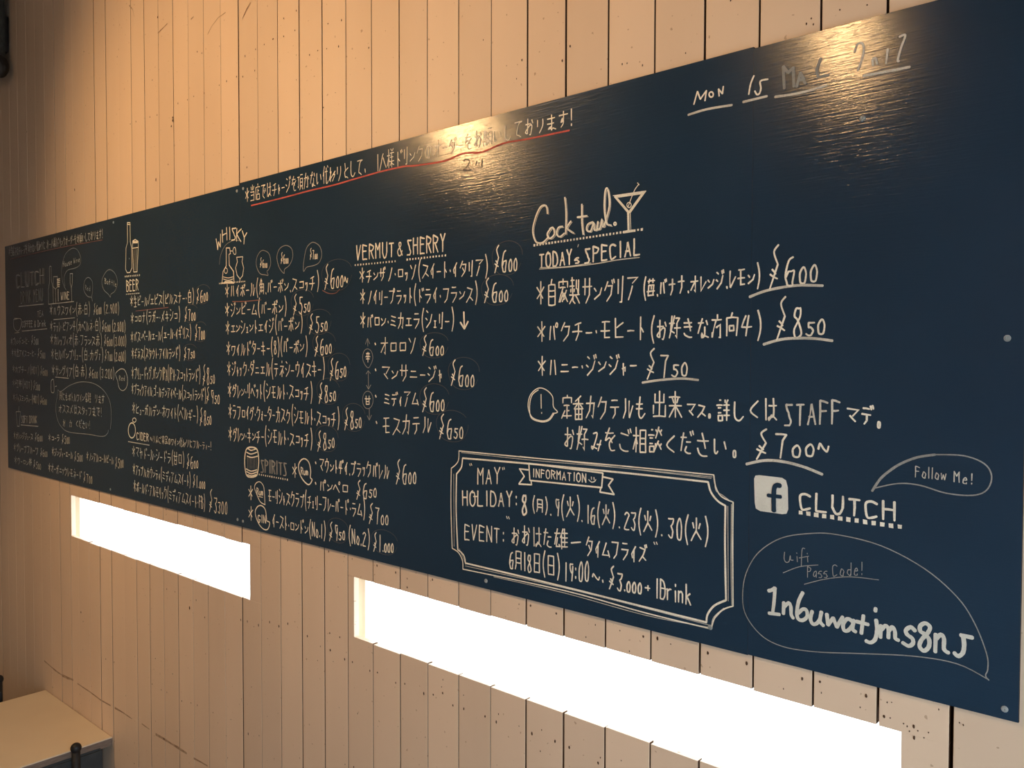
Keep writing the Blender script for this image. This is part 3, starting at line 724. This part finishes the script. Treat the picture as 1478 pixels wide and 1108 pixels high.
# --- information frame
I_ = (640, 640, 3.437)
outer = [[78,36,410,68,900,112,1342,155],[1342,155,1352,215,1380,262,1438,290],[1438,290,1436,500,1438,805],[1438,805,1390,822,1348,862,1330,918],[1330,918,1000,838,600,728,98,622],[98,622,96,580,76,540,44,518],[44,518,38,300,40,122],[40,122,62,104,76,80,78,36]]
inner = [[96,72,410,98,900,145,1314,190],[1314,190,1328,240,1362,284,1400,308],[1400,308,1398,500,1403,776],[1403,776,1345,803,1312,846,1306,886],[1306,886,900,785,500,685,110,592],[110,592,104,560,90,540,72,526],[72,526,64,330,66,150],[66,150,84,128,92,110,96,72]]
draw(inner, *I_, 3.3, label='chalk frame with notched corners round the monthly notice'); draw(outer, *I_, 2.2)
draw([[90,44,420,80,900,122,1335,165],[380,62,800,110,1330,172],[80,520,112,600],[1345,160,1352,230,1385,255,1432,290],[1430,300,1428,600,1432,800],[1412,310,1414,780],[110,606,600,715,1000,815,1322,900],[250,660,600,740,1000,850,1325,912],[1330,905,1342,860,1392,815],[52,150,54,510],[1380,830,1335,880]], *I_, 1.1, 'm')
draw([[425,98,792,146],[792,146,786,218],[786,218,430,182],[430,182,425,98],[422,130,378,125],[378,125,402,162],[402,162,375,200],[375,200,438,204],[438,204,436,184],[794,165,842,176],[842,176,820,206],[820,206,848,252],[848,252,778,240],[778,240,782,220]], *I_, 3.0, sm=False, label='chalk ribbon banner on the frame')
text('INFORMATION', 768.5, 688, 848, 696, 12, 2.2, jit=.02); draw([[735,165,736,178],[748,167,749,180],[722,178,735,190,750,188,758,178]], *I_, 1.8)
text('MAY', 688.5, 698.5, 725, 697.5, 23, 2.8, jit=0); draw([[130,100,134,110],[138,98,142,108],[293,118,296,130],[301,117,304,128]], *I_, 1.8, sm=False)
text('HOLIDAY:', 667, 729, 750, 731, 21, 3.3, jit=0); draw([[150,262,172,262]], *I_, 2.5)
text('8', 752, 742, 763, 742, 30, 4.0, jit=0); text('(月)', 768, 737, 792, 740, 18, 2.7); text(',', 793, 743, 798, 744, 14, 2.8); text('9(火)', 800, 744, 839, 747, 26, 2.7, jit=.02); text(',', 838, 752, 843, 753, 14, 2.8)
text('16(火)', 847, 755, 890, 758, 26, 2.7, jit=.02); text(',', 892, 761, 897, 762, 14, 2.8); text('23(火)', 901, 763, 952, 770, 27, 2.7, jit=.02); text(',', 953, 773, 958, 774, 14, 2.8); text('30(火)', 964, 775, 1025, 784, 30, 2.7, jit=.02)
text('EVENT:', 670, 778, 731, 784, 22, 2.9, jit=.02); draw([[314,360,318,372],[324,362,328,374],[1045,488,1050,500],[1057,488,1062,500]], *I_, 2.0, sm=False)
text('おおはた', 738, 785, 800, 790, 26, 2.7); text('雄', 801, 791, 823, 792, 26, 2.7); draw([[635,492,682,488]], *I_, 2.8)
text('タイムフライズ', 845, 801, 936, 812, 26, 2.7); text('6月18日(日)', 735, 819, 810, 832, 26, 2.8); text('19:00', 815, 838, 852, 837, 27, 2.8, jit=.02); text('~、', 854, 836, 874, 843, 14, 2.8)
price('3,000', 877, 849, 928, 856, 34, 2.9, k1=.78, k2=.42, ring=False); text('+', 930, 856, 943, 858, 16, 2.8); text('1Drink', 946, 862, 1000, 873, 28, 2.9, jit=.02); draw([[1080,715,1110,722]], *I_, 2.4)
# --- social line
J = (1050, 640, 3.166)
bm = bmesh.new(); rim = [(122,160),(128,146),(145,144),(250,156),(268,168),(276,200),(278,300),(270,320),(250,322),(150,308),(130,296),(125,270)]
q = [B(J[0]+x/J[2], J[1]+y/J[2]) for x, y in rim]; bm.faces.new([bm.verts.new((x, BY-.0003, z)) for x, z in q])
chalk_obj('chalk_emblem', bm, 'w', 'chalked rounded square with a dark letter f left open', CH['e'])
bm = bmesh.new()
for kk, (p, ww) in enumerate((([243,192,226,190,216,204,213,250,214,308], .0072), ([186,236,246,243], .0060))):
    ribbon(bm, smooth_pts([B(J[0]+p[i]/J[2], J[1]+p[i+1]/J[2]) for i in range(0, len(p), 2)]), ww, 0)
for v in bm.verts: v.co.y -= .0007
chalk_obj('emblem_letter', bm, 'w', None, BBM)
text('CLUTCH', 1153, 734, 1298, 752, 25, 3.6, jit=0, label='chalk capitals beside the square emblem'); dots(1156, 739.5, 1299, 760, 13, 6.0)
draw([[662,216,700,160,750,118,800,88,870,62,950,50]], *J, 3.4, 'g'); draw([[950,50,1080,55,1175,92,1208,150,1185,212,1120,236,1000,226,880,190,780,182,665,205]], *J, 1.7, 'g', label='thin chalk speech bubble at the right')
text('Follow', 1320.5, 688, 1367, 693, 16, 1.3, 'm', jit=.02); text('Me!', 1376, 695, 1407, 699, 15, 1.4, 'm', jit=.02)
# --- access code bubble
draw([[1195,1080,1180,1058,1190,1030,1185,960,1130,820,1050,700,900,570,700,465,500,415,380,410,250,430,150,490,95,570,72,660,80,770,150,870,250,925,400,950,600,958,850,970,1050,1005,1195,1078]], *J, 1.4, 'g', label='large thin chalk bubble at the lower right')
draw([[262,495,260,525,268,541,282,538,288,512,290,530,302,532],[318,515,320,540],[354,480,344,478,340,500,338,560],[328,522,372,514],[366,515,368,541],[317,498,318,502],[365,500,366,504]], *J, 1.2, 'g'); text('Pass', 1165, 833, 1196, 833, 16, 1.1, 'g', jit=0); text('Code!', 1201, 831, 1248, 829, 18, 1.1, 'g', jit=0)
draw([[255,590,330,562,415,554],[352,642,450,618,560,608,692,622]], *J, 1.1, 'g')
code = [[188,672,204,668,218,658],[218,658,214,720,208,768],[190,774,240,780],[258,725,256,778],[260,745,280,728,290,745,292,780,302,798],[345,680,326,720,318,770,324,800,345,806,364,790,362,762,345,756,324,775],
        [388,765,380,800,392,824,412,818,426,795],[430,768,424,810,440,832],[455,778,460,828],[460,828,484,795],[484,795,500,838],[500,838,528,790],[575,815,550,800,530,822,532,850,550,854,570,832],[578,806,572,845,588,860],
        [622,785,612,868],[590,812,645,826],[680,805,684,850,676,892,655,908,632,900],[678,752,676,766],[702,830,700,886],[704,850,722,832,736,845,736,888],[738,855,754,838,766,858,768,888,784,898],
        [858,855,838,838,816,852,822,872,845,890,848,912,828,924,800,908],[905,820,882,832,882,856,905,872,922,895,920,928,898,946,878,925,888,895,915,865,926,838,905,820],[952,870,950,952],[955,890,976,872,990,892,990,938,1012,956],
        [1120,886,1065,874],[1078,880,1082,920,1076,955,1055,970,1036,954]]
draw(code, *J, 5.4, 'e', label='bold chalk code inside the large bubble', name='chalk_heading')
# --- left panel: notice, logo, coffee, wine, soft drinks
Lc = (0, 300, 5.54); M_ = (0, 500, 5.54)
text('＊当店ではチャージを頂かない代わりに お一人様1ドリンクオーダーをお願いしております!', 13, 370, 149, 343, 12, 2.0, 'm', h1=13); draw([[85,410,300,358,520,310,820,256]], *Lc, 2.0, 'd')
for dx in (0, 1.6): text('CLUTCH', 23+dx, 415.5, 64+dx, 409, 21, 2.0, 'm', jit=0)
text('DRINK MENU', 30, 438, 63, 433.5, 17, 3.6, 'g', jit=0); draw([[150,788,350,768]], *Lc, 2.4, 'm'); text('TEA', 54, 457.5, 63.5, 456, 9, 1.8, 'm', jit=0)
draw([[110,890,112,955,138,985,164,960,168,888,110,892],[118,1000,155,994],[115,882,165,884]], *Lc, 3.0, 'm', label='chalk drawing of a cup'); text('COFFEE & Drink', 32, 472, 67, 471, 9, 2.6, 'm', jit=0); draw([[178,985,378,966]], *Lc, 2.6, 'm')
draw([[400,465,410,468,412,580,425,640,428,765],[428,765,390,770],[390,770,388,650,398,590,396,480,400,465],[428,550,460,548,460,630,445,650,428,630,428,550],[445,650,448,760],[562,525,582,525,580,600,572,640,562,600,562,525],[572,640,576,750],[390,770,592,748]], *Lc, 2.2, 'm', sm=False, label='chalk drawing of a wine bottle and glasses')
draw([[458,572,480,566],[458,585,480,580],[457,600,479,596],[458,615,478,612],[460,630,476,628],[466,650,468,745]], *Lc, 4.0, 'w', sm=False); text('WINE', 88, 433, 101, 431.5, 11, 2.8, jit=0)
draw([[530,655,505,600,494,500,520,380,575,325,620,335,648,400,640,455,600,482,540,500,515,560,522,625]], *Lc, 2.0, 'g'); text('House Wine', 91, 385, 116, 377.5, 7.5, 1.7, 'm')
draw([[740,745,732,715,700,705,670,650,680,580,710,556,740,590,742,660,735,715],[885,712,868,690,830,650,817,580,850,510,885,494,925,530,942,600,920,665,890,688,885,712]], *Lc, 1.8, 'g'); text('Red', 123, 418, 131, 420, 7, 1.6, 'g'); text('Bottle', 151, 409, 169, 414, 8, 1.6, 'm')
lw = 2.5
for a in (('＊ハウスワイン(赤・白)', 72, 455, 131, 453, 14), ('＊テッレ・ビアンケ(カベルネ・白)', 72.5, 478, 146, 477, 14), ('＊カレッツィオ(赤・フランス赤)', 73, 497, 148, 499, 14), ('＊セルバンブリュー(白・カヴァ)', 74, 518, 150, 520, 14), ('＊サングリア(白・赤)', 75, 541, 126, 544, 14)):
    text(*a, lw, 'm')
for a in (('600', 135, 454, 147, 452, 16), ('600', 147, 478.5, 160, 477.5, 16), ('600', 150, 499, 163, 498.5, 16), ('700', 151, 520.5, 163, 520, 16), ('600', 128, 545, 142, 545, 15)):
    price(*a, lw, 'm', k2=.55, ring=False)
for s, a in (('(2,900)', (150, 452, 173, 451.5, 13)), ('(2,800)', (162, 477.5, 182, 478, 13)), ('(3,000)', (164, 498.5, 183, 498.5, 13)), ('(2,600)', (165, 520, 182.5, 521, 13)), ('(3,200)', (144, 545, 166, 546, 13))): text(s, *a, lw, 'm')
draw([[430,893,600,878]], *Lc, 2.2, 'm'); draw([[445,244,550,253]], *M_, 2.2, 'm')
for s, a in (('＊ブレンドコーヒー', (16, 497.5, 43, 497, 10)), ('＊水出アイスコーヒー', (17, 514, 53, 515, 10)), ('＊カプチーノ(HOT)', (18, 537, 57, 540, 10)), ('＊紅茶(HOT)', (18, 558, 47, 561, 10)), ('＊ジャスミンティー(HOT)', (19, 578, 57, 582, 10)),
             ('＊オレンジジュース', (20, 633, 48, 635, 10)), ('＊コーラ', (70, 636, 87, 637, 10)), ('＊グレープフルーツ', (20, 651, 56, 656, 11)), ('＊ジンジャーエール', (75, 657, 106, 662, 12)), ('＊ノンアルコールビール', (125, 664, 165, 670, 12)), ('＊ウーロン茶', (21, 669, 47, 673, 10)), ('＊オーガニックレモネード', (70, 680, 119, 692, 12))): text(s, *a, lw, 'm')
for s, a in (('500', (45, 497, 56, 496.5, 13)), ('500', (54, 516, 66, 517, 13)), ('600', (58, 541, 69, 542, 13)), ('500', (48, 562, 58, 563, 13)), ('600', (58, 583, 68, 583.5, 12)), ('600', (50, 636, 62, 636, 12)), ('500', (89, 640, 101, 639, 14)), ('600', (58, 658, 69, 658.5, 12)), ('500', (107, 665, 120, 665, 14)),
             ('500', (166, 676, 179, 673, 17)), ('500', (48, 675, 60, 677, 12)), ('700', (120, 696, 134, 697, 16))): price(s, *a, lw, 'm', k2=.6, ring=False)
draw([[412,360,410,285,418,265,430,270,434,360,412,360],[442,320,455,315]], *M_, 2.4, 'm'); draw([[130,520,140,636,155,638,166,520,130,520],[150,520,152,478]], *M_, 2.6, 'm', sm=False, label='chalk drawing of a tumbler with a straw')
text('SOFT DRINK', 31, 609.5, 54, 610.5, 10, 3.0, 'm', jit=0); draw([[168,626,306,638]], *M_, 2.6, 'm')
draw([[465,345,490,358,560,310,650,282,750,295,830,350,880,440,892,560,884,660],[868,668,860,695,820,718,700,700,560,685,500,650,460,580,448,480,460,400,465,345]], *M_, 2.2, 'g', label='chalk speech bubble on the left panel')
text('他にもボトルワイン各種あります', 86, 577, 152, 582, 11, 2.0, 'm'); text('オススメはスタッフまで!', 85, 595, 148, 601, 12, 2.0, 'm'); text('お声かけください!', 91, 615, 131, 619, 11, 2.0, 'm')
draw([[925,220,942,195,970,178,1000,190,1020,250,1015,320,985,352,955,332,940,270,925,220]], *M_, 2.4, 'm'); text('Red', 172, 549, 181, 549, 7, 1.8, 'm')
# --- beer and cider
N_ = (170, 300, 5.54); O_ = (170, 500, 4.26)
draw([[78,118,100,118],[78,118,80,275,68,320,64,490,78,518,100,515,115,480,113,320,102,270,100,118],[76,132,102,132],[120,265,140,252,165,268,165,320,156,510,128,512,118,320,120,265],[120,322,163,316]], *N_, 2.8, sm=False, label='chalk drawing of a beer bottle and a full glass')
draw([[124,270,160,270],[124,278,160,277]], *N_, 4.5); draw([[130,330,135,500],[140,330,143,500],[150,330,150,500],[157,330,154,500]], *N_, 2.2, 'g'); draw([[92,400,93,410]], *N_, 2.0, 'm')
dots(181, 399, 201.5, 397, 9, 5.5); text('BEER', 182.5, 420.5, 201, 418.5, 16, 3.8, jit=0, label='chalk capitals under the beer drawing'); dots(182.5, 424.5, 201, 423, 13, 3.6)
text('＊生ビール/エビス(ピルスナー・白)', 188, 443, 281, 436, 15, 2.3); price('600', 283, 438.5, 301, 432, 22, 2.5, k2=.5); draw([[145,824,290,808,406,795]], *N_, 2.2, 'd')
text('＊コロナ(ラガー・メキシコ)', 189, 467, 261, 462, 15, 2.3); price('700', 266, 464, 283, 461, 21, 2.5, k2=.5)
text('＊バス・ペールエール(エール・イギリス)', 189, 494, 277, 487, 15, 2.3); price('700', 281, 491.5, 296.5, 488, 23, 2.5, k2=.5)
text('＊ギネス(スタウト・アイルランド)', 190, 518, 261, 517, 15, 2.3); price('750', 265, 520, 282, 515, 19, 2.5, k2=.5)
text('＊プリュードッグ,パンクIPA(IPA・スコットランド)', 190, 547, 290, 550, 17, 2.2); price('850', 292, 556, 311, 551.5, 30, 2.4, k2=.38, ring=False)
text('＊ブラックアイル,ゴールデンアイペール(スコットランド)', 190, 569, 298, 579, 15, 2.2); price('950', 297, 582, 318, 582, 24, 2.4, k2=.5, ring=False)
text('＊ヒューガルデン・ホワイト(ベルギー)', 191, 597, 287, 608, 16, 2.2); price('850', 288, 614, 306, 611, 26, 2.4, k2=.45, ring=False)
draw([ell(88,515,22,46,.6)], *O_, 4.0, 'w'); draw([ell(103,452,11,13,2)], *O_, 2.8, 'w'); text('CIDER', 197.5, 634, 215.5, 637, 11, 3.4, jit=0); draw([[65,584,195,606]], *O_, 2.6, 'm')
text('~りんご果実のワイン代わりにフルーティー!', 217, 638, 306, 650, 11, 2.0, 'm')
text('＊マヤドール・シードラ(甘口)', 191, 659, 267, 672, 15, 2.2); price('600', 269, 676, 287, 674, 22, 2.4, k2=.45, ring=False)
text('＊アップルカウンティ(ミディアムスイート)', 192, 684, 276, 702, 15, 2.2); price('1,000', 278, 703, 297, 704.5, 19, 2.4, k1=.9, k2=.5, ring=False)
text('＊ボールド・アルモリック(ミディアムスイート・FB)', 193, 709, 297, 735, 16, 2.2); price('3300', 301, 738, 329, 741, 33, 2.4, k1=.7, k2=.5, ring=False)

# ------------------------------------------------------------------ faint scuff line low on the planks
SFM, nt, b = mat('scuff_grime', (.34, .23, .15), .8, .2)
n1 = noise(nt, 40, (1, 1, 3)); r1 = ramp(nt, n1.outputs[0], [(.35, (.27, .17, .11)), (.65, (.50, .38, .27))]); nt.links.new(r1.outputs[0], b.inputs['Base Color'])
bm = bmesh.new()
for seg, ww in (([(64,953),(72,960),(80,967),(90,974)], 3), ([(90,974),(98,978),(106,981)], 5), ([(112,986),(130,998),(146,1010),(160,1018)], 2.2), ([(166,1021),(178,1028),(191,1037)], 3.5), ([(205,1044),(216,1052)], 2), ([(225,1059),(237,1066),(248,1073),(258,1079),(270,1087)], 5), ([(280,1094),(290,1099),(300,1105)], 3.2), ([(300,50),(306,38),(315,26),(326,18)], 1.6), ([(350,27),(356,14),(362,4)], 2.2), ([(228,48),(236,40),(242,34)], 1.4), ([(276,28),(280,24)], 2.2), ([(187,8),(192,14),(194,24)], 3.0)):
    pts = [on_wall(x, y) for x, y in seg]; v = []
    for X, Z in pts:
        k = ww*.001*random.uniform(.5, 1.1); v.append((bm.verts.new((X, -.0009, Z+k)), bm.verts.new((X, -.0009, Z-k))))
    for (a, b2), (c, d) in zip(v, v[1:]): bm.faces.new((a, b2, d, c))
o = bm_obj('scuff_marks', bm, SFM, wall); o['kind'] = 'stuff'; o['label'] = 'brown scuffs left at table height along the planks'

# ------------------------------------------------------------------ table against the wall
ZT = (on_wall(162, 1066, -.002)[1]+on_wall(66, 993, -.002)[1])/2
TXR, TXL = on_wall(162, 1066, -.002)[0], on_wall(66, 993, -.002)[0]
TOPM, nt, b = mat('table_laminate', (.78, .66, .50), .42, .5)
n1 = noise(nt, 5, (1, 1, 1)); r1 = ramp(nt, n1.outputs[0], [(.3, (.74, .63, .48)), (.7, (.79, .68, .52))]); nt.links.new(r1.outputs[0], b.inputs['Base Color'])
EDM, nt, b = mat('table_edge_band', (.20, .15, .12), .6, .4)
n1 = noise(nt, 30, (1, 1, 6)); r1 = ramp(nt, n1.outputs[0], [(.3, (.16, .12, .10)), (.7, (.25, .19, .15))]); nt.links.new(r1.outputs[0], b.inputs['Base Color'])
IRM, nt, b = mat('black_iron', (.02, .021, .023), .5, .5, .4)
n1 = noise(nt, 50); r1 = ramp(nt, n1.outputs[0], [(.3, (.015, .016, .018)), (.7, (.03, .031, .033))]); nt.links.new(r1.outputs[0], b.inputs['Base Color'])
UPM, nt, b = mat('charcoal_seat_vinyl', (.035, .043, .050), .55, .4)
n1 = noise(nt, 25); r1 = ramp(nt, n1.outputs[0], [(.3, (.028, .036, .042)), (.7, (.045, .055, .062))]); nt.links.new(r1.outputs[0], b.inputs['Base Color']); bump(nt, b, n1.outputs[0], .2, .002)
cx = (TXL+TXR)/2; TY0 = -.82
tbl = empty('cafe_table', (cx, TY0/2, 0), 'small table with a pale cream top standing against the plank wall, lower left', 'table')
def tpart(name, bm, m, root, sm=False):
    o = bm_obj(name, bm, m, smooth=sm); adopt(o, root); return o
bm = bmesh.new(); box(bm, TXL, TXR, TY0, -.002, ZT-.004, ZT, .001); o = tpart('tabletop', bm, TOPM, tbl)
bm = bmesh.new(); box(bm, TXL+.0005, TXR-.0005, TY0+.0005, -.0025, ZT-.028, ZT-.0042); o = tpart('edge_band', bm, EDM, tbl); o['label'] = 'dark edge under the cream top'
for y in (-.05, TY0+.04):
    for x in (TXL+.035, TXR-.035):
        bm = bmesh.new(); cyl(bm, (x, y, 0), (x, y, ZT-.0285), .014, .018); tpart('leg', bm, IRM, tbl, True)
bm = bmesh.new(); box(bm, TXL+.03, TXR-.03, -.06, -.04, ZT-.075, ZT-.0285, .001); box(bm, TXL+.03, TXR-.03, TY0+.03, TY0+.05, ZT-.075, ZT-.0285, .001); tpart('apron', bm, IRM, tbl)

# chairs tucked in at both sides of the table
def chair(X, Y, ztop, sgn, wd, over, label):
    """sgn = +1: the chair stands on the near side of the table and faces it (towards -x); Y = the back post nearer the wall"""
    ya, yb, r, seat_z = Y, Y-wd, .013, .44
    root = empty('cafe_chair', (X-.2*sgn, (ya+yb)/2, 0), label, 'chair')
    for y in (ya, yb):
        bm = bmesh.new(); tube(bm, [Vector((X+.05*sgn, y, 0)), Vector((X, y, seat_z)), Vector((X, y, ztop-.012))], r)
        bmesh.ops.create_uvsphere(bm, u_segments=16, v_segments=10, radius=r*1.3, matrix=Matrix.Translation((X, y, ztop-.014))); tpart('back_post', bm, IRM, root, True)
        bm = bmesh.new(); tube(bm, [Vector((X-.31*sgn, y, 0)), Vector((X-.28*sgn, y, seat_z-.01))], r); tpart('leg', bm, IRM, root, True)
    bm = bmesh.new(); x0, x1 = sorted((X-.013*sgn, X-.036*sgn)); box(bm, x0, x1, yb-over, ya+over, seat_z+.04, ztop-.050, .006); tpart('backrest', bm, UPM, root)
    x0, x1 = sorted((X-.02*sgn, X-.30*sgn)); bm = bmesh.new(); box(bm, x0, x1, yb-.03, ya+.03, seat_z-.012, seat_z+.028, .012); tpart('seat', bm, UPM, root)
    bm = bmesh.new(); cyl(bm, (X-.295*sgn, ya, .2), (X-.295*sgn, yb, .2), .008); tpart('stretcher', bm, IRM, root)
    return root
p = on_level(109.5, 1073, .738); chair(TXR+.021, float(p[1]), .738, 1, .30, .09, 'charcoal chair tucked under the near side of the cream table')
p = on_level(-2, 975, ZT+.06); chair(float(p[0]), float(p[1]), ZT+.06, -1, .36, .0, 'charcoal chair beyond the far side of the cream table, at the left edge')

# dark wall speaker high at the left edge
SPM, nt, b = mat('speaker_black', (.03, .034, .034), .65, .3)
n1 = noise(nt, 70); r1 = ramp(nt, n1.outputs[0], [(.3, (.024, .028, .028)), (.7, (.045, .05, .05))]); nt.links.new(r1.outputs[0], b.inputs['Base Color'])
sx, sz0 = on_wall(9.0, 90, -.03)[0], on_wall(0, 52, -.17)[1]; KX, KZ = on_wall(1, 95, -.05)
spk = empty('wall_speaker', (sx-.12, 0, sz0), 'dark speaker with a rounded knob fixed high on the planks at the left edge', 'speaker')
bm = bmesh.new(); box(bm, sx-.26, sx, -.17, -.03, sz0, sz0+.36, .01); tpart('cabinet', bm, SPM, spk)
bm = bmesh.new(); box(bm, sx-.18, sx-.06, -.03, -.0005, sz0+.1, sz0+.24, .002); tpart('wall_bracket', bm, IRM, spk)
bm = bmesh.new(); bmesh.ops.create_uvsphere(bm, u_segments=20, v_segments=12, radius=1, matrix=Matrix.Translation((KX-.004, -.05, KZ)) @ Matrix.Diagonal((.03, .03, .045, 1))); tpart('knob', bm, IRM, spk, True)
